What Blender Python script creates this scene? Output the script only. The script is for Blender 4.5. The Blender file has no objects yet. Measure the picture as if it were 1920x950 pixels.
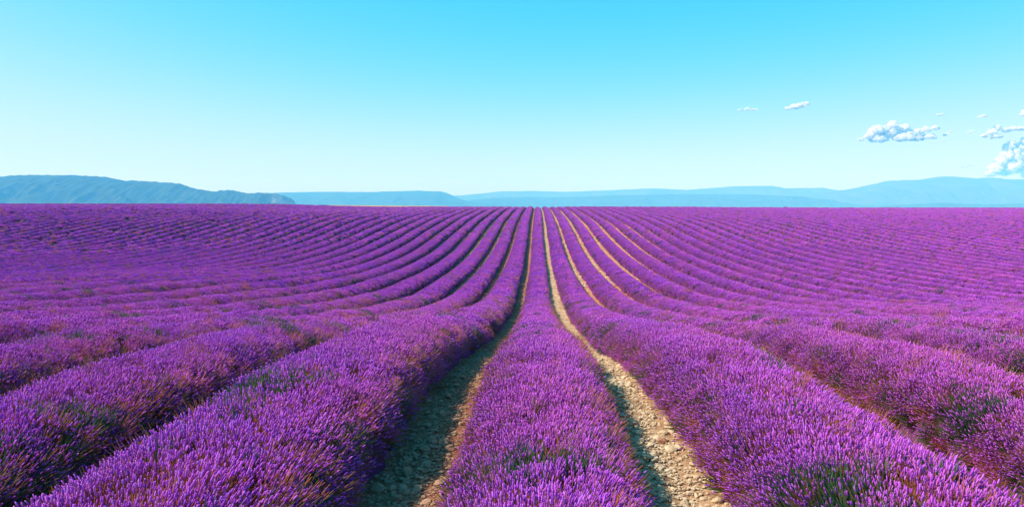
import bpy, math, random
import numpy as np
from math import radians, sin, cos, pi

rng = np.random.default_rng(7)
random.seed(7)
sc = bpy.context.scene
COL = sc.collection

# ------------------------------------------------------------------ camera
PXF = 1400.0                      # focal length in photo pixels (1920 wide)
CX, CY = 1008.0, 385.0            # where the level, straight-ahead direction falls in the photo
cam = bpy.data.cameras.new('camera')
cam.sensor_width = 36.0
cam.lens = PXF / 1920 * 36.0
cam.shift_x = -(CX - 960) / 1920
cam.shift_y = -(475 - CY) / 1920
cam.clip_start = 0.05
cam.clip_end = 40000
cam_o = bpy.data.objects.new('camera', cam)
COL.objects.link(cam_o)
cam_o.location = (0, 0, 0)        # eye level is z = 0, the near ground lies 1.92 m below
cam_o.rotation_euler = (pi / 2, 0, 0)
sc.camera = cam_o

# ------------------------------------------------------------------ light
SUN_EL, SUN_AZ = radians(46), radians(-98)       # azimuth clockwise from +Y (the view direction)
world = bpy.data.worlds.new('World')
sc.world = world
world.use_nodes = True
nt = world.node_tree
bg = nt.nodes['Background']
bg.inputs['Strength'].default_value = 0.12
sky = nt.nodes.new('ShaderNodeTexSky')
sky.sky_type = 'NISHITA'
sky.sun_disc = False
sky.sun_elevation = SUN_EL
sky.sun_rotation = SUN_AZ % (2 * pi)
sky.altitude = 600
sky.air_density = 1.0
sky.dust_density = 1.0
sky.ozone_density = 1.0
sep = nt.nodes.new('ShaderNodeSeparateColor')
com = nt.nodes.new('ShaderNodeCombineColor')
nt.links.new(sky.outputs[0], sep.inputs[0])
# colour response of the photograph: a per-channel gain and gamma over the whole sky
for ch, (gain, gam, knee) in enumerate([(9.0, 4.1, 18.0), (1.60, 1.0, 1.5), (0.82, 0.48, 0.0)]):
    m0 = nt.nodes.new('ShaderNodeMath'); m0.operation = 'MULTIPLY'; m0.inputs[1].default_value = 0.15
    m1 = nt.nodes.new('ShaderNodeMath'); m1.operation = 'POWER'; m1.inputs[1].default_value = gam
    m2 = nt.nodes.new('ShaderNodeMath'); m2.operation = 'MULTIPLY'; m2.inputs[1].default_value = gain / 0.12
    m3 = nt.nodes.new('ShaderNodeMath'); m3.operation = 'MULTIPLY_ADD'; m3.inputs[1].default_value = knee; m3.inputs[2].default_value = 1.0
    m4 = nt.nodes.new('ShaderNodeMath'); m4.operation = 'DIVIDE'
    nt.links.new(sep.outputs[ch], m0.inputs[0])
    nt.links.new(m0.outputs[0], m1.inputs[0])
    nt.links.new(m1.outputs[0], m2.inputs[0])
    nt.links.new(m1.outputs[0], m3.inputs[0])
    nt.links.new(m2.outputs[0], m4.inputs[0])
    nt.links.new(m3.outputs[0], m4.inputs[1])
    nt.links.new(m4.outputs[0], com.inputs[ch])
nt.links.new(com.outputs[0], bg.inputs['Color'])

sun = bpy.data.lights.new('sun', 'SUN')
sun.energy = 5.0
sun.angle = radians(0.5)
sun.color = (1.0, 0.96, 0.89)
sun_o = bpy.data.objects.new('sun', sun)
COL.objects.link(sun_o)
sun_o.rotation_euler = (pi / 2 - SUN_EL, 0, pi - SUN_AZ)

sc.view_settings.view_transform = 'Standard'
sc.view_settings.look = 'None'
sc.view_settings.exposure = 0.55
sc.view_settings.gamma = 1.0
sc.view_settings.use_curve_mapping = False
sc.render.engine = 'CYCLES'
sc.cycles.max_bounces = 6
sc.cycles.diffuse_bounces = 3
sc.cycles.transparent_max_bounces = 24
sc.cycles.volume_bounces = 2


# ------------------------------------------------------------------ helpers
def tag(o, label=None, cat=None, group=None, kind=None):
    if label: o['label'] = label
    if cat: o['category'] = cat
    if group: o['group'] = group
    if kind: o['kind'] = kind
    return o


def link(name, data, parent=None, loc=None):
    o = bpy.data.objects.new(name, data)
    COL.objects.link(o)
    if parent: o.parent = parent
    if loc is not None: o.location = loc
    return o


def mesh_np(name, V, F, mats=(), midx=None, smooth=True):
    """V (n,3), F (m,k) constant k, or a list of arrays of faces with differing k."""
    me = bpy.data.meshes.new(name)
    V = np.asarray(V, np.float32)
    Fs = F if isinstance(F, list) else [F]
    Fs = [np.asarray(f, np.int32) for f in Fs if len(f)]
    nl = sum(f.size for f in Fs); nf = sum(len(f) for f in Fs)
    me.vertices.add(len(V)); me.vertices.foreach_set('co', V.ravel())
    me.loops.add(nl); me.polygons.add(nf)
    me.loops.foreach_set('vertex_index', np.concatenate([f.ravel() for f in Fs]))
    tot = np.concatenate([np.full(len(f), f.shape[1], np.int32) for f in Fs])
    st = np.concatenate([[0], np.cumsum(tot)[:-1]]).astype(np.int32)
    me.polygons.foreach_set('loop_start', st)
    for m in mats: me.materials.append(m)
    if midx is not None:
        me.polygons.foreach_set('material_index', np.asarray(midx, np.int32))
    me.polygons.foreach_set('use_smooth', np.full(nf, smooth, bool))
    me.update(calc_edges=True)
    return me


def _hash(ix, iy, seed):
    h = (ix.astype(np.int64) * 374761393 + iy.astype(np.int64) * 668265263 + seed * 974711) & 0xffffffff
    h = ((h ^ (h >> 13)) * 1274126177) & 0xffffffff
    h = h ^ (h >> 16)
    return (h & 0xffff) / 65535.0


def vnoise(x, y, seed=0):
    x, y = np.broadcast_arrays(np.asarray(x, float), np.asarray(y, float))
    ix = np.floor(x); iy = np.floor(y)
    fx = x - ix; fy = y - iy
    fx = fx * fx * (3 - 2 * fx); fy = fy * fy * (3 - 2 * fy)
    a = _hash(ix, iy, seed); b = _hash(ix + 1, iy, seed)
    c = _hash(ix, iy + 1, seed); d = _hash(ix + 1, iy + 1, seed)
    return (a + (b - a) * fx) * (1 - fy) + (c + (d - c) * fx) * fy


def fbm(x, y, seed=0, oct=4, gain=0.5):
    s = 0; a = 1; t = 0
    for k in range(oct):
        s = s + a * vnoise(x * 2 ** k, y * 2 ** k, seed + k * 17); t += a; a *= gain
    return s / t


def sstep(a, b, x):
    t = np.clip((x - a) / (b - a), 0, 1)
    return t * t * (3 - 2 * t)


# ------------------------------------------------------------------ terrain
_P = np.array([(-300, -1.4), (-60, -1.8), (-5, -1.92), (0, -1.92), (4.75, -1.92), (6.8, -1.96), (9, -2.10), (11, -2.32), (13, -2.6),
               (20, -3.45), (27, -4.15), (34, -4.62), (43, -4.85), (55, -4.87), (70, -4.5), (77, -4.15), (88, -3.5),
               (95, -3.08), (110, -2.35), (126, -1.85), (145, -1.3), (168, -1.0), (188, -0.92), (215, -1.5), (270, -4),
               (400, -12), (1000, -26), (3000, -34), (20000, -36)], float)
_px, _py = _P[:, 0], _P[:, 1]
_m = np.gradient(_py, _px)


def profile(d):
    d = np.asarray(d, float)
    i = np.clip(np.searchsorted(_px, d) - 1, 0, len(_px) - 2)
    h = _px[i + 1] - _px[i]; t = np.clip((d - _px[i]) / h, 0, 1)
    t2, t3 = t * t, t * t * t
    return ((2 * t3 - 3 * t2 + 1) * _py[i] + (t3 - 2 * t2 + t) * h * _m[i]
            + (-2 * t3 + 3 * t2) * _py[i + 1] + (t3 - t2) * h * _m[i + 1])


def G(x, d):
    """Height of the ground."""
    x = np.asarray(x, float); d = np.asarray(d, float)
    z = profile(d)
    z = z + 0.85 * sstep(-4, -18, x) * np.exp(-((d - 31) / 15) ** 2)          # swell in the left foreground
    z = z + 0.75 * sstep(-12, -34, x) * sstep(74, 100, d) * (1 - sstep(108, 150, d))   # the left slope is steeper
    z = z + 0.70 * sstep(-36, -74, x) * sstep(90, 130, d) * (1 - sstep(190, 330, d))
    z = z - 0.25 * sstep(15, 80, x) * sstep(120, 165, d) * (1 - sstep(230, 330, d))
    z = z + 0.06 * (fbm(x / 9.0, d / 14.0, 5, 3) - 0.5) * np.clip(np.abs(d) / 20, 0, 1)
    return z


# ------------------------------------------------------------------ materials
def new_mat(name):
    m = bpy.data.materials.new(name)
    m.use_nodes = True
    n = m.node_tree.nodes
    n.remove(n['Principled BSDF'])
    return m, m.node_tree, n['Material Output']


def nd(t, typ, **kw):
    n = t.nodes.new(typ)
    for k, v in kw.items():
        if k in n.inputs: n.inputs[k].default_value = v
        else: setattr(n, k, v)
    return n


def ramp(t, fac, stops, interp='LINEAR'):
    r = t.nodes.new('ShaderNodeValToRGB')
    r.color_ramp.interpolation = interp
    e = r.color_ramp.elements
    while len(e) < len(stops): e.new(0.5)
    for el, (p, c) in zip(e, stops):
        el.position = p; el.color = (*c, 1)
    t.links.new(fac, r.inputs[0])
    return r.outputs[0]


def noise(t, scale, detail=4, rough=0.55, vec=None, dist=0.0):
    n = t.nodes.new('ShaderNodeTexNoise')
    n.inputs['Scale'].default_value = scale
    n.inputs['Detail'].default_value = detail
    n.inputs['Roughness'].default_value = rough
    n.inputs['Distortion'].default_value = dist
    if vec is not None: t.links.new(vec, n.inputs['Vector'])
    return n.outputs['Fac']


def mix(t, fac, a, b, mode='MIX'):
    m = t.nodes.new('ShaderNodeMix'); m.data_type = 'RGBA'; m.blend_type = mode
    for inp, v in ((m.inputs[0], fac), (m.inputs[6], a), (m.inputs[7], b)):
        if hasattr(v, 'links'): t.links.new(v, inp)
        elif isinstance(v, (int, float)): inp.default_value = v
        else: inp.default_value = (*v, 1)
    return m.outputs[2]


def wpos(t):
    return t.nodes.new('ShaderNodeNewGeometry').outputs['Position']


def leafy(name, color_fn, transl=0.3, rough=0.6):
    m, t, out = new_mat(name)
    col = color_fn(t)
    d = nd(t, 'ShaderNodeBsdfDiffuse'); tr = nd(t, 'ShaderNodeBsdfTranslucent')
    t.links.new(col, d.inputs['Color']); t.links.new(col, tr.inputs['Color'])
    ms = nd(t, 'ShaderNodeMixShader'); ms.inputs[0].default_value = transl
    t.links.new(d.outputs[0], ms.inputs[1]); t.links.new(tr.outputs[0], ms.inputs[2])
    t.links.new(ms.outputs[0], out.inputs['Surface'])
    return m


def flower_color(t):
    rnd = t.nodes.new('ShaderNodeObjectInfo').outputs['Random']
    at = t.nodes.new('ShaderNodeAttribute'); at.attribute_name = 'tone'
    c0 = ramp(t, at.outputs['Fac'], [(0.0, (0.22, 0.032, 0.36)), (0.3, (0.44, 0.070, 0.53)), (0.65, (0.63, 0.120, 0.64)), (1.0, (0.74, 0.220, 0.79))])
    c1 = ramp(t, rnd, [(0.0, (0.90, 0.91, 0.97)), (0.5, (1.0, 1.0, 1.0)), (1.0, (1.08, 1.04, 0.99))])
    c1 = mix(t, 1.0, c0, c1, 'MULTIPLY')
    p = wpos(t)
    c2 = ramp(t, noise(t, 0.35, 3, 0.6, p), [(0.3, (0.88, 0.90, 1.05)), (0.7, (1.10, 1.06, 0.94))])
    return mix(t, 1.0, c1, c2, 'MULTIPLY')


def stem_color(t):
    rnd = t.nodes.new('ShaderNodeObjectInfo').outputs['Random']
    return ramp(t, rnd, [(0.0, (0.15, 0.12, 0.05)), (0.35, (0.45, 0.14, 0.075)), (0.7, (0.58, 0.17, 0.11)), (1.0, (0.30, 0.17, 0.08))])


def leaf_color(t):
    rnd = t.nodes.new('ShaderNodeObjectInfo').outputs['Random']
    return ramp(t, rnd, [(0.0, (0.055, 0.110, 0.050)), (0.6, (0.095, 0.155, 0.065)), (1.0, (0.16, 0.17, 0.075))])


def mound_color(t):
    p = wpos(t)
    a = ramp(t, noise(t, 22, 5, 0.7, p), [(0.32, (0.060, 0.045, 0.040)), (0.5, (0.15, 0.042, 0.13)), (0.68, (0.27, 0.065, 0.25))])
    b = ramp(t, noise(t, 1.3, 3, 0.6, p), [(0.35, (0.75, 0.80, 0.85)), (0.7, (1.2, 1.15, 1.1))])
    return mix(t, 1.0, a, b, 'MULTIPLY')


M_FLOWER = leafy('lavender_flower', flower_color, 0.20)
M_STEM = leafy('lavender_stem', stem_color, 0.25)
M_LEAF = leafy('lavender_leaf', leaf_color, 0.3)
M_MOUND = leafy('lavender_foliage', mound_color, 0.1)


def stone_mat(name, stops, sc_=9.0, bump=0.5, shade_soil_tint=None):
    m, t, out = new_mat(name)
    p = wpos(t)
    c = ramp(t, noise(t, sc_, 6, 0.65, p), stops)
    c2 = ramp(t, noise(t, 1.1, 3, 0.5, p), [(0.35, (0.88, 0.84, 0.80)), (0.65, (1.12, 1.1, 1.08))])
    c = mix(t, 1.0, c, c2, 'MULTIPLY')
    if shade_soil_tint:  # tint across X: shade painted into the left furrow, plus regional soil colours
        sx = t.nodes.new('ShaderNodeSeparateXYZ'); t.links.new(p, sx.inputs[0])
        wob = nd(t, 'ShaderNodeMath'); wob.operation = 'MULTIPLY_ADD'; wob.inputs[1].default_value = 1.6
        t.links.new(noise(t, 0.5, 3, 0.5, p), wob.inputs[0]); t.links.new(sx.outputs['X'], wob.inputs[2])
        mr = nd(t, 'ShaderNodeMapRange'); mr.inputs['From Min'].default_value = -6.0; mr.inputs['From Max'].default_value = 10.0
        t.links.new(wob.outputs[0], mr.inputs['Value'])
        c = mix(t, 1.0, c, ramp(t, mr.outputs[0], shade_soil_tint), 'MULTIPLY')
    b = nd(t, 'ShaderNodeBsdfPrincipled', Roughness=0.95)
    b.inputs['Specular IOR Level'].default_value = 0.15
    t.links.new(c, b.inputs['Base Color'])
    bp = nd(t, 'ShaderNodeBump', Strength=bump, Distance=0.02)
    t.links.new(noise(t, sc_ * 6, 5, 0.7, p), bp.inputs['Height'])
    t.links.new(bp.outputs[0], b.inputs['Normal'])
    t.links.new(b.outputs[0], out.inputs['Surface'])
    return m


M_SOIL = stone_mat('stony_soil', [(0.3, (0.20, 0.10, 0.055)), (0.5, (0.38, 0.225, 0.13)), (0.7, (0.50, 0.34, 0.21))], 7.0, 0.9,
                   [(0.0, (0.85, 0.62, 0.52)), (0.30, (0.86, 0.50, 0.46)), (0.39, (0.90, 0.56, 0.52)), (0.45, (1.12, 1.12, 1.08)), (0.52, (1.1, 1.08, 1.0)), (0.60, (1.25, 0.80, 0.72)), (1.0, (1.28, 0.84, 0.80))])  # left furrow stops are painted shade, right-hand stops redder soil
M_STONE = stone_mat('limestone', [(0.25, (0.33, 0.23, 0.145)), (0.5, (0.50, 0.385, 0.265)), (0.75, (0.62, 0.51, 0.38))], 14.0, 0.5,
                    [(0.0, (0.8, 0.62, 0.5)), (0.30, (0.76, 0.54, 0.50)), (0.39, (0.80, 0.60, 0.56)), (0.45, (1.1, 1.08, 1.02)), (1.0, (1.1, 0.95, 0.82))])  # left stops paint the furrow's shade into its stones and gravel
M_RED = stone_mat('reddish_stone', [(0.25, (0.26, 0.11, 0.07)), (0.6, (0.38, 0.19, 0.12)), (0.8, (0.46, 0.28, 0.19))], 14.0, 0.5)

# ------------------------------------------------------------------ ground, one sheet to the horizon
SP = 1.8                                   # row spacing
X0 = 0.03                                  # the central row against the camera


def axis_x():
    a = np.concatenate([np.arange(0, 8, 0.3), np.arange(8, 30, 1.0), np.arange(30, 170, 2.5), 170 * 1.22 ** np.arange(0, 21)])
    a = a[a < 9000]
    return np.concatenate([-a[:0:-1], a, ])


gx = np.concatenate([[-9000], axis_x(), [9000]])
gd = np.concatenate([[-300, -200, -120, -70, -40, -20, -10], np.arange(-5, 16, 0.4), np.arange(16, 60, 1.2), np.arange(60, 230, 2.0),
                     230 * 1.12 ** np.arange(0, 33)])
gd = np.append(gd[gd < 9200], 9400)
XX, DD = np.meshgrid(gx, gd)
ZZ = G(XX, DD)
# furrow bottoms lie a little lower than the strips the plants stand on, with clods
ph = np.cos((XX - X0) / SP * 2 * pi)
near = (np.abs(XX) < 8) & (DD < 16) & (DD > -5)
ZZ = ZZ + np.where(near, 0.02 * ph + 0.035 * (fbm(XX * 3, DD * 3, 40, 3) - 0.5), 0)
nX, nD = len(gx), len(gd)
idx = np.arange(nX * nD).reshape(nD, nX)
F = np.stack([idx[:-1, :-1], idx[:-1, 1:], idx[1:, 1:], idx[1:, :-1]], -1).reshape(-1, 4)
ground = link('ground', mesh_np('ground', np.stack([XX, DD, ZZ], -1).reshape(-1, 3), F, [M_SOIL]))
tag(ground, kind='structure')


# wheat field beyond the crest on the left
def wheat_color(t):
    p = wpos(t)
    return ramp(t, noise(t, 0.25, 5, 0.7, p), [(0.35, (0.42, 0.25, 0.08)), (0.65, (0.56, 0.36, 0.13))])


M_WHEAT = leafy('ripe_wheat', wheat_color, 0.1)
wx = np.linspace(-126, -18, 60); wd = np.linspace(232, 330, 24)
WX, WD = np.meshgrid(wx, wd)
edge = np.minimum(sstep(0, 1, (WD - 232) / 12), 1) * sstep(-18, -40, WX) * sstep(-126, -112, WX)
WZ = -0.55 + 0.55 * sstep(-30, -120, WX) + 0.06 * (fbm(WX / 4, WD / 4, 9) - 0.5) + 0.25 * sstep(240, 290, WD)
WZ = WZ * edge + (G(WX, WD) - 0.3) * (1 - edge)
i2 = np.arange(WX.size).reshape(WX.shape)
F = np.stack([i2[:-1, :-1], i2[:-1, 1:], i2[1:, 1:], i2[1:, :-1]], -1).reshape(-1, 4)
wheat = link('wheat_field', mesh_np('wheat_field', np.stack([WX, WD, WZ], -1).reshape(-1, 3), F, [M_WHEAT]))
tag(wheat, kind='structure')


# ------------------------------------------------------------------ hills
def hill_mat(name, dark, light, rock, scale):
    m, t, out = new_mat(name)
    p = wpos(t)
    c = ramp(t, noise(t, scale, 6, 0.7, p), [(0.35, dark), (0.65, light)])
    nz = t.nodes.new('ShaderNodeSeparateXYZ')
    t.links.new(t.nodes.new('ShaderNodeNewGeometry').outputs['Normal'], nz.inputs[0])
    slope = nd(t, 'ShaderNodeMapRange'); slope.clamp = True
    slope.inputs['From Min'].default_value = 0.80; slope.inputs['From Max'].default_value = 0.62
    t.links.new(nz.outputs['Z'], slope.inputs['Value'])
    brk = ramp(t, noise(t, scale * 2.3, 5, 0.7, p), [(0.50, (0, 0, 0)), (0.66, (1, 1, 1))])
    mu = nd(t, 'ShaderNodeMath'); mu.operation = 'MULTIPLY'
    t.links.new(slope.outputs[0], mu.inputs[0]); t.links.new(brk, mu.inputs[1])
    c = mix(t, mu.outputs[0], c, rock)
    d = nd(t, 'ShaderNodeBsdfDiffuse'); t.links.new(c, d.inputs['Color'])
    t.links.new(d.outputs[0], out.inputs['Surface'])
    return m


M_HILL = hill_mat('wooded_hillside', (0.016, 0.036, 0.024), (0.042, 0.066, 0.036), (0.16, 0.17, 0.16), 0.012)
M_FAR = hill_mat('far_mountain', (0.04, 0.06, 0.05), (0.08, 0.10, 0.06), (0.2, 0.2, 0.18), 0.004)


def hill(name, D, sil, depth, seed, rough, mat, base=-44.0, cliff=1.35, dpx=3.0, nose=None):
    sil = np.array(sil, float)
    xs = np.arange(sil[0, 0], sil[-1, 0] + dpx, dpx)
    top = np.interp(xs, sil[:, 0], sil[:, 1])
    k = np.array([1, 2, 1]) / 4.0
    top = np.convolve(np.pad(top, 1, mode='edge'), k, 'valid')
    X = (xs - CX) / PXF * D
    H = (CY - top) / PXF * D
    H = H + (fbm(xs / 7.0, xs * 0, seed, 3) - 0.5) * rough * 0.12
    v = np.linspace(-1, 1, 49)
    XX, VV = np.meshgrid(X, v)
    HH = np.broadcast_to(H, XX.shape)
    dep = np.where(VV < 0, depth, depth * 1.6)
    if nose: dep = dep * np.clip((nose - xs) / 260.0, 0.12, 1)[None, :]
    YY = D + VV * dep
    gul = np.abs(fbm(XX / (depth * 0.32), YY / (depth * 0.55), seed + 3, 5, 0.55) - 0.5) * 2
    shape = 1 - np.abs(VV) ** cliff
    rel = np.abs(VV) * (1 - np.abs(VV)) * 4
    ZZ = base + (HH - base) * shape - rel * gul * rough * 1.6 + rel * (fbm(XX / 40, YY / 40, seed + 9, 3) - 0.5) * rough * 0.35
    ZZ = np.maximum(ZZ, base - 2)
    ii = np.arange(XX.size).reshape(XX.shape)
    F = np.stack([ii[:-1, :-1], ii[:-1, 1:], ii[1:, 1:], ii[1:, :-1]], -1).reshape(-1, 4)
    o = link(name, mesh_np(name, np.stack([XX, YY, ZZ], -1).reshape(-1, 3), F, [mat]))
    return tag(o, kind='structure')


hill('wooded_hill', 3000, [(-260, 345), (-180, 336), (-90, 333), (0, 330), (60, 328), (150, 329), (190, 331), (215, 334), (233, 341), (246, 338), (300, 341),
                           (335, 344), (365, 353), (395, 359), (415, 357), (437, 356.5), (460, 362), (490, 361), (515, 362), (538, 368), (550, 374),
                           (556, 384), (562, 398)], 500, 11, 58, M_HILL, cliff=1.5, dpx=1.5, nose=562)
hill('table_hill', 6000, [(330, 378), (420, 366), (525, 361), (600, 359.5), (690, 360), (780, 357.5), (825, 358.5), (842, 363), (856, 371), (880, 378), (930, 383), (980, 390)],
     900, 23, 40, M_HILL, cliff=1.6)
hill('low_ridge', 6700, [(800, 386), (860, 376), (930, 371), (1000, 369), (1060, 370), (1130, 367), (1180, 365.5), (1280, 364), (1400, 364.5), (1500, 368),
                         (1560, 376), (1610, 383), (1660, 390)], 800, 31, 40, M_HILL, cliff=1.7)
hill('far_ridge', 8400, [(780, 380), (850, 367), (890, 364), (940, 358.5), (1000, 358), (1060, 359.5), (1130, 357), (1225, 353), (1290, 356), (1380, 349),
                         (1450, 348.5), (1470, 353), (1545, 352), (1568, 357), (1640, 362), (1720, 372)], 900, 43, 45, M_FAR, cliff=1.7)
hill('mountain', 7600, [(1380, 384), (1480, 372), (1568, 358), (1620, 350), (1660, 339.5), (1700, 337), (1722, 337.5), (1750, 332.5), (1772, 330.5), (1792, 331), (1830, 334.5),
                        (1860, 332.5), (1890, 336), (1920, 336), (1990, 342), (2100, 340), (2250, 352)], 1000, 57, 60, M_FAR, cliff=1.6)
hill('foothill', 5600, [(1620, 390), (1680, 384.5), (1760, 380), (1850, 383.5), (1980, 380), (2150, 384), (2250, 390)], 500, 71, 16, M_HILL, cliff=1.7)


# ------------------------------------------------------------------ lavender: tufts of flower spikes
def frustum(P0, P1, r0, r1, k):
    pass


def spike_geo(base, tip, headlen, rad, ksides, rings, stem_w, detail_stem):
    """Stem from base to the head, head along the same direction. Returns verts, tri/quads, mats."""
    ax = tip - base; L = np.linalg.norm(ax); ax = ax / L
    up = np.array([0.3, 1, 0.1]); e1 = np.cross(ax, up); e1 /= np.linalg.norm(e1); e2 = np.cross(ax, e1)
    V = []; Q = []; T = []; mq = []; mt = []
    h0 = tip - ax * headlen
    if detail_stem:
        ang = np.arange(3) * 2 * pi / 3
        for P, w in ((base, stem_w), (h0 + ax * headlen * 0.1, stem_w * 0.8)):
            for a in ang: V.append(P + (e1 * cos(a) + e2 * sin(a)) * w)
        for i in range(3):
            j = (i + 1) % 3
            Q.append((i, j, 3 + j, 3 + i)); mq.append(1)
    elif stem_w > 0:
        V += [base - e1 * stem_w, base + e1 * stem_w, h0 + e1 * stem_w, h0 - e1 * stem_w]
        Q.append((0, 1, 2, 3)); mq.append(1)
    n0 = len(V)
    V.append(h0)
    ang = np.arange(ksides) * 2 * pi / ksides
    for (tt, rr) in rings:
        c = h0 + ax * headlen * tt
        tw = tt * 1.3
        for a in ang: V.append(c + (e1 * cos(a + tw) + e2 * sin(a + tw)) * rad * rr)
    V.append(tip)
    nr = len(rings)
    for i in range(ksides):
        j = (i + 1) % ksides
        T.append((n0, n0 + 1 + j, n0 + 1 + i)); mt.append(0)
        for r in range(nr - 1):
            a = n0 + 1 + r * ksides
            Q.append((a + i, a + j, a + ksides + j, a + ksides + i)); mq.append(0)
        a = n0 + 1 + (nr - 1) * ksides
        T.append((a + i, a + j, len(V) - 1)); mt.append(0)
    return V, Q, T, mq, mt


RINGS = {0: (5, [(0.08, 0.55), (0.22, 1.0), (0.34, 0.6), (0.48, 1.05), (0.6, 0.62), (0.74, 0.9), (0.88, 0.45)]),
         1: (4, [(0.15, 0.8), (0.5, 1.05), (0.8, 0.7)]),
         2: (3, [(0.3, 1.0), (0.7, 0.85)]),
         3: (3, [(0.4, 1.0)])}
#        footprint x, y, heads, radius, head length
LODS = {0: (0.08, 0.08, 30, 0.0045, 0.027),
        1: (0.16, 0.16, 66, 0.0058, 0.034),
        2: (0.20, 0.24, 52, 0.0135, 0.066),
        3: (0.26, 0.42, 86, 0.0195, 0.080)}


def tuft(name, lod, kind, seed):
    r = np.random.default_rng(seed)
    fx, fy, n, rad, hl = LODS[lod]
    ks, rings = RINGS[lod]
    Va = []; Qa = []; Ta = []; ma = []; mb = []; tone = []
    if kind == 'leaf':
        # narrow upright leaves with a few flower heads among them
        nl = int(n * (2.2 if lod < 2 else 1.0))
        w = (0.0042, 0.006, 0.012, 0.03)[lod]
        for i in range(nl):
            b = np.array([r.uniform(-.5, .5) * fx, r.uniform(-.5, .5) * fy, 0.0])
            d = np.array([b[0] / fx * 0.7 + r.normal(0, .18), b[1] / fy * 0.7 * min(1, fx / fy) + r.normal(0, .18), 1.0]); d /= np.linalg.norm(d)
            L = r.uniform(0.10, 0.20)
            e = np.cross(d, [r.normal(), r.normal(), 0.1]); e /= np.linalg.norm(e)
            k = len(Va)
            mid = b + d * L * 0.5 + e * 0.0
            Va += [b - e * w * 0.5, b + e * w * 0.5, mid + e * w, b + d * L, mid - e * w]
            Qa.append((k, k + 1, k + 2, k + 4)); ma.append(2)
            Ta.append((k + 4, k + 2, k + 3)); mb.append(2)
        heads = max(1, n // (5 if lod < 2 else 2))
    elif kind == 'stem':
        heads = int(n * 0.6)
        for i in range(int(n * 0.9)):                       # bare dry stalks
            b = np.array([r.uniform(-.5, .5) * fx, r.uniform(-.5, .5) * fy, 0.0])
            d = np.array([r.normal(0, .22), r.normal(0, .22), 1.0]); d /= np.linalg.norm(d)
            L = r.uniform(0.12, 0.24)
            w = (0.0018, 0.0026, 0.006, 0.014)[lod]
            e = np.cross(d, [r.normal(), r.normal(), 0.1]); e /= np.linalg.norm(e)
            k = len(Va)
            Va += [b - e * w, b + e * w, b + d * L + e * w * 0.6, b + d * L - e * w * 0.6]
            Qa.append((k, k + 1, k + 2, k + 3)); ma.append(1)
    else:
        heads = n
    for i in range(heads):
        b = np.array([r.uniform(-.5, .5) * fx, r.uniform(-.5, .5) * fy, -0.01])
        d = np.array([b[0] / fx * 0.55 + r.normal(0, .13), b[1] / fy * 0.55 * min(1, fx / fy) + r.normal(0, .13), 1.0]); d /= np.linalg.norm(d)
        L = r.uniform(0.11, 0.19) if r.random() > 0.25 else r.uniform(0.06, 0.12)
        h = hl * r.uniform(0.7, 1.25)
        V, Q, T, mq, mt = spike_geo(b, b + d * L, h, rad * r.uniform(0.75, 1.2), ks, rings,
                                    (0.0014, 0.0018, 0.003, 0.0)[lod], lod == 0)
        k = len(Va)
        tn = r.random() * 0.8
        nh = 1 + ks * len(rings) + 1
        tone += [0.5] * (k - len(tone)) + [tn] * (len(V) - nh) + [tn - 0.15] + [tn + 0.3 * (i // ks) / len(rings) for i in range(ks * len(rings))] + [tn + 0.35]
        Va += V
        Qa += [tuple(np.array(q) + k) for q in Q]; ma += mq
        Ta += [tuple(np.array(q) + k) for q in T]; mb += mt
    me = mesh_np(name, np.array(Va), [np.array(Qa).reshape(-1, 4), np.array(Ta).reshape(-1, 3)], [M_FLOWER, M_STEM, M_LEAF],
                 ma + mb, smooth=lod < 2)
    at = me.attributes.new('tone', 'FLOAT', 'POINT')
    at.data.foreach_set('value', np.array(tone, np.float32))
    return bpy.data.objects.new(name, me)          # a source for the scatter, not part of the scene


KINDS = ['flower', 'flower', 'flower', 'stem', 'leaf']
PROTO = []
for lod in range(4):
    for k, kd in enumerate(KINDS):
        PROTO.append(tuft('tuft', lod, kd, 100 + lod * 10 + k))
NK = len(KINDS)


def scatter_group():
    ng = bpy.data.node_groups.new('scatter', 'GeometryNodeTree')
    ng.interface.new_socket('Geometry', in_out='INPUT', socket_type='NodeSocketGeometry')
    ng.interface.new_socket('Geometry', in_out='OUTPUT', socket_type='NodeSocketGeometry')
    gi = ng.nodes.new('NodeGroupInput'); go = ng.nodes.new('NodeGroupOutput')

    def attr(name, typ):
        a = ng.nodes.new('GeometryNodeInputNamedAttribute'); a.data_type = typ; a.inputs['Name'].default_value = name
        return a.outputs['Attribute']
    var = attr('variant', 'INT'); siz = attr('size', 'FLOAT'); rot = attr('rot', 'FLOAT_VECTOR')
    e2r = ng.nodes.new('FunctionNodeEulerToRotation'); ng.links.new(rot, e2r.inputs[0])
    join = ng.nodes.new('GeometryNodeJoinGeometry')
    for i, p in enumerate(PROTO):
        oi = ng.nodes.new('GeometryNodeObjectInfo'); oi.inputs['Object'].default_value = p; oi.inputs['As Instance'].default_value = False
        cmp = ng.nodes.new('FunctionNodeCompare'); cmp.data_type = 'INT'; cmp.operation = 'EQUAL'
        ng.links.new(var, cmp.inputs[2]); cmp.inputs[3].default_value = i
        ip = ng.nodes.new('GeometryNodeInstanceOnPoints')
        ng.links.new(gi.outputs[0], ip.inputs['Points']); ng.links.new(cmp.outputs[0], ip.inputs['Selection'])
        ng.links.new(oi.outputs['Geometry'], ip.inputs['Instance']); ng.links.new(e2r.outputs[0], ip.inputs['Rotation'])
        ng.links.new(siz, ip.inputs['Scale'])
        ng.links.new(ip.outputs[0], join.inputs[0])
    ng.links.new(join.outputs[0], go.inputs[0])
    return ng


SCATTER = scatter_group()


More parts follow.
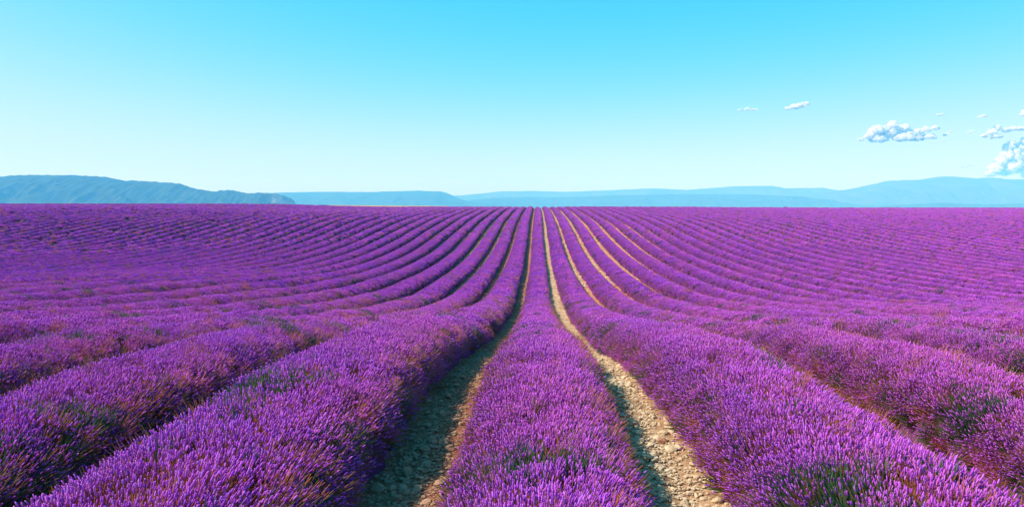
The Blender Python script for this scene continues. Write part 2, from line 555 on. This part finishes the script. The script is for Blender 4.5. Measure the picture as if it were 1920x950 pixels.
# ------------------------------------------------------------------ lavender rows
def row_x(n, d):
    return X0 + n * SP + 0.10 * (vnoise(d / 11.0, n * 3.7, 77) - 0.5)


def row_size(n, d):
    """Half width and height of the leafy mound: one swell per plant, with weak or missing plants on the left slope."""
    x = n * SP
    a = vnoise(d / 0.55, n * 5.1, 81) - 0.5
    b = vnoise(d / 3.5, n * 2.3, 82) - 0.5
    patch = sstep(-30, -45, x) * sstep(62, 72, d) * (1 - sstep(115, 140, d))
    gap = patch * sstep(0.76, 0.92, vnoise(d / 1.3, n * 7.7, 83))
    near = 1 - 0.7 * sstep(15, 60, d)
    k = 1 + 0.18 * (vnoise(n * 1.7, 0.5, 84) - 0.5)
    kw, kh = {0: (1.01, 0.86), -1: (1.17, 1.22), 1: (1.14, 1.02)}.get(n, (1.09, k) if abs(n) < 4 else (1.03, 1.08 * k))
    W = 0.50 * kw * (1 + 0.13 * a * near + 0.10 * b * near) * (1 - 0.42 * patch) * (1 - 0.6 * gap)
    H = 0.44 * kh * (1 + 0.16 * a * near + 0.10 * b * near) * (1 - 0.15 * patch) * (1 - 0.75 * gap)
    H = H * (1 + 0.40 * (vnoise(d / 1.8, n * 4.3, 86) - 0.5) * sstep(130, 165, d))
    return W, H, gap


def section(th, W, H):
    s = np.sin(th); c = np.cos(th)
    return W * np.sign(s) * np.abs(s) ** 0.85, H * np.abs(c) ** 0.8


D_END = 214.0


def d_steps(d0):
    out = [d0]; d = d0
    while d < D_END:
        d += 0.16 if d < 14 else (0.3 if d < 50 else (0.55 if d < 110 else 0.9))
        out.append(d)
    return np.array(out)


def euler_from(Zv, Yhint, spin):
    Z = Zv / np.linalg.norm(Zv, axis=1, keepdims=True)
    X = np.cross(Yhint, Z); X /= np.linalg.norm(X, axis=1, keepdims=True)
    Y = np.cross(Z, X)
    c = np.cos(spin)[:, None]; s = np.sin(spin)[:, None]
    X2 = X * c + Y * s; Y2 = -X * s + Y * c
    ry = -np.arcsin(np.clip(X2[:, 2], -1, 1))
    rx = np.arctan2(Y2[:, 2], Z[:, 2])
    rz = np.arctan2(X2[:, 1], X2[:, 0])
    return np.stack([rx, ry, rz], 1)


ONES = ['', 'first', 'second', 'third', 'fourth', 'fifth', 'sixth', 'seventh', 'eighth', 'ninth', 'tenth', 'eleventh', 'twelfth', 'thirteenth',
        'fourteenth', 'fifteenth', 'sixteenth', 'seventeenth', 'eighteenth', 'nineteenth']
TENS = {2: ('twentieth', 'twenty'), 3: ('thirtieth', 'thirty'), 4: ('fortieth', 'forty'), 5: ('fiftieth', 'fifty'), 6: ('sixtieth', 'sixty'), 7: ('seventieth', 'seventy')}


def ordinal(k):
    if k < 20: return ONES[k]
    t, o = divmod(k, 10)
    return TENS[t][0] if o == 0 else TENS[t][1] + '-' + ONES[o]


def row_label(n):
    if n == 0: return 'central lavender row running straight away from the camera between two gravel furrows'
    if n == -1: return 'first purple lavender row left of the central one, shading the gravel furrow'
    if n == 1: return 'first purple lavender row right of the central one, beside the sunlit gravel furrow'
    k = abs(n); s = 'left' if n < 0 else 'right'
    px = CX + n * 15
    if n < 0:
        if k <= 3: where = 'broad in the left foreground'
        elif px > 845: where = 'curving upslope, right flank shaded'
        elif px > 556: where = 'ending under the flat table hill'
        elif px > 230: where = 'ending under the steep wooded hill'
        else: where = 'climbing the patchy slope at far left'
    else:
        if k <= 3: where = 'broad in the right foreground'
        elif k <= 9: where = 'bare earth along its left side'
        elif px < 1460: where = 'ending under the low blue ridge'
        elif px < 1600: where = 'ending near the skyline bush'
        else: where = 'ending under the right-hand mountain'
    return '%s lavender row %s of the centre, %s' % (ordinal(k), s, where)


GREEN = [(-0.2, 4.2, .20), (0.1, 4.35, .10), (1.46, 3.75, .26), (1.25, 3.6, .16), (-2.95, 4.3, .38), (-3.2, 5.2, .22), (-1.85, 4.5, .15), (2.7, 5.0, .22),
         (3.3, 5.6, .25), (4.9, 7.6, .30), (-5.6, 8.6, .28), (1.0, 6.3, .12), (5.6, 9.5, .35), (2.2, 7.2, .14)]


def make_row(n):
    xc = abs(n * SP)
    slope = 0.76 if n < 0 else 0.70
    d0 = max(-1.5, (xc - 4.5) / slope)
    if d0 > D_END - 25: return
    ds = d_steps(d0)
    x = row_x(n, ds)
    root = link('lavender_row', None, loc=(float(x[0]), float(d0), float(G(x[0], d0))))
    tag(root, row_label(n), 'lavender row', 'lavender rows in the field')
    org = np.array([x[0], d0, float(G(x[0], d0))])
    # leafy mound
    W, H, gap = row_size(n, ds)
    K = 13 if xc < 14 else 9
    th = np.linspace(-pi / 2, pi / 2, K)
    sx, sz = section(th[None, :], W[:, None], H[:, None])
    jit = 1 + 0.16 * (vnoise(ds[:, None] * 4.0, th[None, :] * 5 + n * 13.0, 91) - 0.5)
    X = x[:, None] + sx * jit; D = np.repeat(ds[:, None], K, 1)
    Z = G(X, D) - 0.03 + sz * jit
    P = np.stack([X, D, Z], -1)
    V = P.reshape(-1, 3) - org
    ii = np.arange(len(ds) * K).reshape(len(ds), K)
    F = np.stack([ii[:-1, :-1], ii[:-1, 1:], ii[1:, 1:], ii[1:, :-1]], -1).reshape(-1, 4)[:, ::-1]
    caps = [ii[0][::-1], ii[-1]]
    link('foliage', mesh_np('foliage', V, [F[:, ::-1], np.array(caps)], [M_MOUND]), root)
    # spikes
    mid = (ds[:-1] + ds[1:]) / 2; dl = np.diff(ds)
    r = np.hypot(row_x(n, mid), mid)
    pts = []
    for lod in range(4):
        lo = (0, 12.5, 34, 78)[lod]; hi = (12.5, 34, 78, 1e9)[lod]
        fx, fy = LODS[lod][:2]
        dens = (1.4, 1.45, 1.5, 1.5)[lod] / (fx * fy)
        rr = r * (1 + 0.10 * (vnoise(mid / 1.7, n * 9.1, 95) - 0.5))
        sel = np.where((rr >= lo) & (rr < hi))[0]
        if not len(sel): continue
        arc = 1.38
        lam = dens * arc * dl[sel]
        cnt = rng.poisson(lam)
        seg = np.repeat(sel, cnt)
        if not len(seg): continue
        d = ds[seg] + rng.random(len(seg)) * dl[seg]
        pts.append((np.full(len(seg), lod), d))
    if not pts: return
    L = np.concatenate([p[0] for p in pts]); d = np.concatenate([p[1] for p in pts])
    N = len(d)
    u = rng.uniform(-1, 1, N)
    th = u * radians(80)
    W, H, gap = row_size(n, d)
    keep = rng.random(N) > gap * 0.7 + sstep(20, 60, d) * 0.5 * sstep(0.4, 0.95, np.abs(u))
    L, d, u, th, W, H, gap = (a[keep] for a in (L, d, u, th, W, H, gap)); N = len(d)
    sx, sz = section(th, W, H)
    xx = row_x(n, d) + sx
    z = G(xx, d) - 0.03 + sz
    # outward direction, drawn up towards the light
    out = np.stack([np.sin(th) * 0.95, rng.normal(0, 0.10, N) * (L < 2), np.cos(th) + 0.30], 1)
    out += rng.normal(0, 1, (N, 3)) * np.where(L < 2, 0.10, 0.03)[:, None]
    out[:, 2] = np.maximum(out[:, 2], 0.12)
    yh = np.tile(np.array([0.0, 1.0, 0.0]), (N, 1))
    spin = np.where(L < 2, rng.uniform(0, 2 * pi, N), rng.normal(0, 0.12, N) + pi * (rng.random(N) < 0.5))
    rot = euler_from(out, yh, spin)
    # which kind of tuft
    kind = rng.integers(0, 3, N)
    pn = fbm(xx * 0.9, d * 0.9, 121, 3)
    pz = fbm(xx * 0.25, d * 0.25, 131, 2)
    far = sstep(25, 60, d)
    au = np.abs(u)
    bare = sstep(0.3, 0.92, au)
    p_stem = 0.04 + (0.52 * bare + 0.12 * sstep(0.60, 0.75, pz)) * (1 - 0.94 * far)
    kind = np.where(rng.random(N) < p_stem, 3, kind)
    p_leaf = 0.01 + 0.6 * sstep(0.68, 0.75, pn) * (1 - far) + 0.40 * gap + (0.10 + 0.25 * far) * bare
    for (ax, ad, ar) in GREEN:                              # patches where the leaves show
        p_leaf = p_leaf + 0.52 * np.exp(-((xx - ax) ** 2 + ((d - ad) / 1.3) ** 2) / ar ** 2) * (0.4 + 1.2 * vnoise(xx * 14, d * 14, 151))
    kind = np.where(rng.random(N) < p_leaf, 4, kind)
    size = 1 + rng.uniform(-1, 1, N) * np.where(L < 2, 0.18, 0.07)
    size = size * (1 - 0.35 * gap) * np.where(L < 2, 0.9 + 0.25 * vnoise(d / 0.6, xx / 0.5, 141), 1.0)
    size = size * np.where(np.abs(u) > 0.8, 0.85, 1.0)
    me = bpy.data.meshes.new('flower_spikes')
    co = np.stack([xx, d, z], 1) - org
    me.vertices.add(N); me.vertices.foreach_set('co', co.astype(np.float32).ravel())
    a = me.attributes.new('variant', 'INT', 'POINT'); a.data.foreach_set('value', (L * NK + kind).astype(np.int32))
    a = me.attributes.new('size', 'FLOAT', 'POINT'); a.data.foreach_set('value', size.astype(np.float32))
    a = me.attributes.new('rot', 'FLOAT_VECTOR', 'POINT'); a.data.foreach_set('vector', rot.astype(np.float32).ravel())
    for m in (M_FLOWER, M_STEM, M_LEAF): me.materials.append(m)
    fo = link('flower_spikes', me, root)
    fo['kind'] = 'stuff'
    md = fo.modifiers.new('scatter', 'NODES'); md.node_group = SCATTER
    return N


total = 0
for n in sorted(range(-74, 70), key=abs):
    total += make_row(n) or 0
print('tufts', total)

# ------------------------------------------------------------------ stones and gravel in the furrows
def stone_mesh(seed, mat, sub=2):
    import bmesh
    bm = bmesh.new()
    bmesh.ops.create_icosphere(bm, subdivisions=sub, radius=1.0)
    r = np.random.default_rng(seed)
    pl = r.normal(size=(7, 3)); pl /= np.linalg.norm(pl, axis=1, keepdims=True)
    off = r.uniform(0.55, 0.9, 7)
    for v in bm.verts:
        p = np.array(v.co)
        for a, o in zip(pl, off):                           # chipped flat faces
            k = p @ a
            if k > o: p = p - a * (k - o) * 0.9
        v.co = p * (1, r.uniform(.98, 1.02), 0.62)
    me = bpy.data.meshes.new('stone')
    bm.to_mesh(me); bm.free()
    me.materials.append(mat)
    return me


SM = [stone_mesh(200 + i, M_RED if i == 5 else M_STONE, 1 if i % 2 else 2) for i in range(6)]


def furrow_points(n, lo, hi, count, spread):
    # more stones close by, where they show
    t = rng.random(count)
    d = lo * (hi / lo) ** t
    x = X0 + (n + 0.5) * SP + rng.normal(0, spread, count).clip(-0.46, 0.46)
    return x, d


placed = []
for n, cnt in ((0, 150), (-1, 130)):
    x, d = furrow_points(n, 3.0, 12.5, cnt * 3, 0.17)
    s = rng.gamma(3.0, 0.0085, cnt * 3).clip(0.012, 0.05)
    order = np.argsort(-s / d)
    k = 0
    for i in order:
        if k >= cnt: break
        if any((x[i] - a) ** 2 + (d[i] - b) ** 2 < (0.8 * (s[i] + c)) ** 2 for a, b, c in placed): continue
        placed.append((x[i], d[i], s[i])); k += 1
        q = int(rng.integers(0, 5)) if rng.random() > 0.06 else 5
        o = bpy.data.objects.new('stone', SM[q])
        COL.objects.link(o); o.parent = ground
        o.location = (x[i], d[i], float(G(x[i], d[i])) + s[i] * 0.22 - 0.012)
        o.scale = (s[i] * rng.uniform(.8, 1.25), s[i] * rng.uniform(.8, 1.25), s[i] * rng.uniform(.8, 1.2))
        o.rotation_euler = (rng.normal(0, .3), rng.normal(0, .3), rng.uniform(0, 6.28))

# gravel: small pebbles and clods, merged
Vg = []; Fg = []; base = 0
tv = []; tf = []
for q in range(4):
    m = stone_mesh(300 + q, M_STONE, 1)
    v = np.array([vv.co[:] for vv in m.vertices]); f = np.array([p.vertices[:] for p in m.polygons])
    tv.append(v); tf.append(f); bpy.data.meshes.remove(m)


def pebbles(n, lo, hi, count, smin, smax, spread):
    global base
    x, d = furrow_points(n, lo, hi, count, spread)
    z = G(x, d)
    s = smin * (smax / smin) ** rng.random(count) * (1 + np.clip((d - 10) / 30, 0, 1.2))
    for i in range(count):
        q = int(rng.integers(0, 4)); a = rng.uniform(0, 6.28); c_, s_ = cos(a), sin(a)
        v = tv[q] * (s[i] * rng.uniform(.7, 1.3, 3))
        v = np.stack([v[:, 0] * c_ - v[:, 1] * s_ + x[i], v[:, 0] * s_ + v[:, 1] * c_ + d[i], v[:, 2] + z[i] - 0.008], 1)
        Vg.append(v); Fg.append(tf[q] + base); base += len(v)


pebbles(0, 2.8, 14, 5200, 0.006, 0.024, 0.19)
pebbles(-1, 2.8, 14, 5200, 0.006, 0.024, 0.19)
for n in (1, -2): pebbles(n, 3.5, 14, 2200, 0.007, 0.026, 0.19)
for n in (0, -1, 1, -2): pebbles(n, 13, 60, 900, 0.014, 0.035, 0.16)
for n in (1, 2, 3, 4, 5, 6, -3, -4): pebbles(n, 45, 150, 600, 0.03, 0.06, 0.18)
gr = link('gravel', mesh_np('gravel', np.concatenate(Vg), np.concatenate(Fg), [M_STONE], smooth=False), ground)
gr['kind'] = 'stuff'


# ------------------------------------------------------------------ the small bush on the skyline
def shrub(x, d, h):
    root = link('shrub', None, loc=(x, d, float(G(x, d))))
    tag(root, 'small round bush standing alone on the skyline above the lavender rows', 'bush')
    V = []; Fq = []
    for i in range(7):
        a = rng.uniform(0, 6.28); t = np.array([cos(a) * h * rng.uniform(.2, .6), sin(a) * h * rng.uniform(.2, .6), h * rng.uniform(.6, .9)])
        for j in range(3):
            an = j * 2.094
            V.append((cos(an) * .035, sin(an) * .035, 0))
        for j in range(3):
            an = j * 2.094
            V.append(tuple(t + np.array([cos(an) * .012, sin(an) * .012, 0])))
        b = i * 6
        for j in range(3): Fq.append((b + j, b + (j + 1) % 3, b + 3 + (j + 1) % 3, b + 3 + j))
    link('stem', mesh_np('stem', np.array(V), np.array(Fq), [M_STEM]), root)
    n = 900
    c = rng.normal(size=(n, 3)); c /= np.linalg.norm(c, axis=1, keepdims=True)
    c *= (rng.random(n) ** 0.4)[:, None] * np.array([h * .85, h * .8, h * .48]); c[:, 2] += h * .62
    c += 0.12 * h * (rng.random((n, 3)) - .5)
    e1 = rng.normal(size=(n, 3)); e1 /= np.linalg.norm(e1, axis=1, keepdims=True)
    e2 = np.cross(e1, rng.normal(size=(n, 3))); e2 /= np.linalg.norm(e2, axis=1, keepdims=True)
    s = h * .07
    V = np.stack([c - e1 * s, c + e2 * s * .6, c + e1 * s, c - e2 * s * .6], 1).reshape(-1, 3)
    link('foliage', mesh_np('foliage', V, np.arange(4 * n).reshape(-1, 4), [M_BUSH], smooth=False), root)


M_BUSH = leafy('dry_bush', lambda t: ramp(t, noise(t, 3.0, 3, 0.6, wpos(t)), [(0.35, (0.20, 0.12, 0.13)), (0.65, (0.40, 0.22, 0.20))]), 0.3)
shrub((1473 - CX) / PXF * 196, 196.0, 0.85)


# ------------------------------------------------------------------ clouds
def cloud_mat():
    m, t, out = new_mat('cloud')
    d = nd(t, 'ShaderNodeBsdfDiffuse', Color=(1, 1, 1, 1)); tr = nd(t, 'ShaderNodeBsdfTranslucent', Color=(1, 1, 1, 1))
    ms = nd(t, 'ShaderNodeMixShader'); ms.inputs[0].default_value = 0.66
    t.links.new(d.outputs[0], ms.inputs[1]); t.links.new(tr.outputs[0], ms.inputs[2])
    tp = nd(t, 'ShaderNodeBsdfTransparent')
    lw = nd(t, 'ShaderNodeLayerWeight', Blend=0.5)
    nz = noise(t, 0.009, 7, 0.72, wpos(t))
    ad = nd(t, 'ShaderNodeMath'); ad.operation = 'MULTIPLY_ADD'; ad.inputs[1].default_value = 1.3
    t.links.new(nz, ad.inputs[0]); t.links.new(lw.outputs['Facing'], ad.inputs[2])
    mr = nd(t, 'ShaderNodeMapRange'); mr.inputs['From Min'].default_value = 0.76; mr.inputs['From Max'].default_value = 1.42
    t.links.new(ad.outputs[0], mr.inputs['Value'])
    mm = nd(t, 'ShaderNodeMixShader')
    t.links.new(mr.outputs[0], mm.inputs[0]); t.links.new(ms.outputs[0], mm.inputs[1]); t.links.new(tp.outputs[0], mm.inputs[2])
    t.links.new(mm.outputs[0], out.inputs['Surface'])
    return m


M_CLOUD = cloud_mat()
import bmesh
_b = bmesh.new(); bmesh.ops.create_icosphere(_b, subdivisions=3, radius=1.0); _b.verts.ensure_lookup_table()
ICO_V = np.array([v.co[:] for v in _b.verts]); ICO_F = np.array([[v.index for v in f.verts] for f in _b.faces]); _b.free()
CD = 11500.0


def cloud(puffs, label, seed, sub=9):
    r = np.random.default_rng(seed)
    u = CD / PXF
    px = np.array(puffs, float)
    c0 = np.array([(px[:, 0].mean() - CX) * u, CD, (CY - px[:, 1].max()) * u])
    V = []; F = []; b = 0

    def ball(c, rad, sq):
        nonlocal b
        v = ICO_V.copy()
        k = 1 + 0.38 * (fbm(v[:, 0] * 1.6 + c[0] * .01, v[:, 1] * 1.6 + v[:, 2] * 1.9 + c[2] * .01, int(r.integers(1e6)), 4, 0.6) - 0.5) * 2
        v = v * k[:, None] * rad * np.array([1, 1, sq]) + c
        V.append(v); F.append(ICO_F + b); b += len(v)
    for (x, y, rd, sq) in puffs:
        c = np.array([(x - CX) * u, CD + r.normal(0, rd * u * .3), (CY - y) * u]) - c0
        R = rd * u
        ball(c, R * .75, sq)
        for k in range(sub * 3):
            a = r.uniform(0, 2 * pi); e = r.uniform(-0.35, 1.0)
            dv = np.array([cos(a) * math.sqrt(max(0, 1 - e * e)), sin(a) * math.sqrt(max(0, 1 - e * e)), e * sq])
            ball(c + dv * R * .75, R * r.uniform(.12, .42), max(sq, .75))
    o = link('cloud', mesh_np('cloud', np.concatenate(V), np.concatenate(F), [M_CLOUD]), loc=c0)
    tag(o, label, 'cloud', 'small cumulus clouds low in the sky')


cloud([(1614, 262, 7, .45), (1632, 256, 11, .75), (1643, 246, 14, .85), (1660, 247, 14, .85), (1673, 236, 10, 1), (1690, 246, 12, 1), (1698, 240, 8, 1), (1706, 253, 10, .7),
       (1722, 249, 10, .8), (1738, 244, 9, .8), (1752, 241, 8, .7), (1650, 261, 17, .4), (1690, 260, 19, .4), (1718, 259, 16, .4), (1740, 257, 14, .4), (1668, 252, 16, .7), (1704, 252, 14, .7)],
      'largest puffy white cloud with two humps, above the right-hand mountain', 1, 12)
cloud([(1478, 204, 7, .55), (1490, 201, 9, .6), (1503, 198, 9, .65), (1513, 195, 6, .8)], 'small slanted white cloud standing alone left of the puffy clouds', 2)
cloud([(1389, 206.5, 5, .4), (1401, 206, 7, .5), (1415, 206, 6, .4)], 'flat thin white cloud, leftmost in the sky', 3, 6)
cloud([(1760, 216, 4, .7), (1767, 215, 5, .6)], 'tiny round white cloud just above the largest cloud', 4, 5)
cloud([(1836, 220, 4, .5), (1844, 218, 6, .6), (1850, 217, 4, .6)], 'tiny white cloud above the long ragged cloud near the right edge', 5, 5)
cloud([(1847, 255, 7, .6), (1859, 248, 9, .8), (1871, 241, 8, 1), (1866, 257, 12, .4), (1886, 245, 8, .7), (1900, 242, 9, .6), (1915, 242, 8, .6), (1930, 238, 10, .7)],
      'long ragged white cloud reaching the right edge above the tower cloud', 6, 9)
cloud([(1856, 327, 10, .8), (1866, 318, 13, .9), (1876, 305, 13, 1), (1884, 292, 12, 1), (1890, 278, 11, 1), (1897, 270, 8, 1), (1886, 322, 14, .9), (1913, 278, 9, 1), (1921, 268, 10, 1),
       (1926, 285, 14, 1), (1940, 275, 16, 1), (1902, 296, 17, 1), (1900, 314, 20, .9), (1945, 320, 24, 1)], 'tall towering white cloud rising behind the mountain at the right edge', 7, 10)
cloud([(1915, 216, 5, 1), (1922, 213, 8, 1)], 'white cloud cut by the right edge above the ragged cloud', 8, 6)
cloud([(1806, 313, 4, .4), (1815, 311, 5, .5), (1822, 309.5, 4, .5)], 'tiny thin cloud low between mountain top and ragged cloud', 9, 5)
cloud([(1771, 254, 4, .6), (1777, 251, 4, .7), (1783, 247, 3, .7)], 'tiny wisp trailing off the right end of the largest cloud', 10, 5)
cloud([(1817, 249, 3.5, .7), (1823, 246.5, 4, .7)], 'tiny puff just left of the ragged cloud', 11, 5)

# ------------------------------------------------------------------ haze
m, t, out = new_mat('haze')
pv = nd(t, 'ShaderNodeVolumePrincipled')
pv.inputs['Color'].default_value = (0.09, 0.46, 1.0, 1)
pv.inputs['Density'].default_value = 3.1e-4
pv.inputs['Absorption Color'].default_value = (1, 1, 1, 1)
pv.inputs['Anisotropy'].default_value = 0.0
t.links.new(pv.outputs[0], out.inputs['Volume'])
x0, x1, y0, y1, z0, z1 = -9600, 9600, -420, 10400, -60, 345
V = [(x, y, z) for x in (x0, x1) for y in (y0, y1) for z in (z0, z1)]
F = [(0, 1, 3, 2), (4, 6, 7, 5), (0, 4, 5, 1), (2, 3, 7, 6), (0, 2, 6, 4), (1, 5, 7, 3)]
hz = link('haze', mesh_np('haze', np.array(V), np.array(F), [m], smooth=False))
tag(hz, kind='stuff')
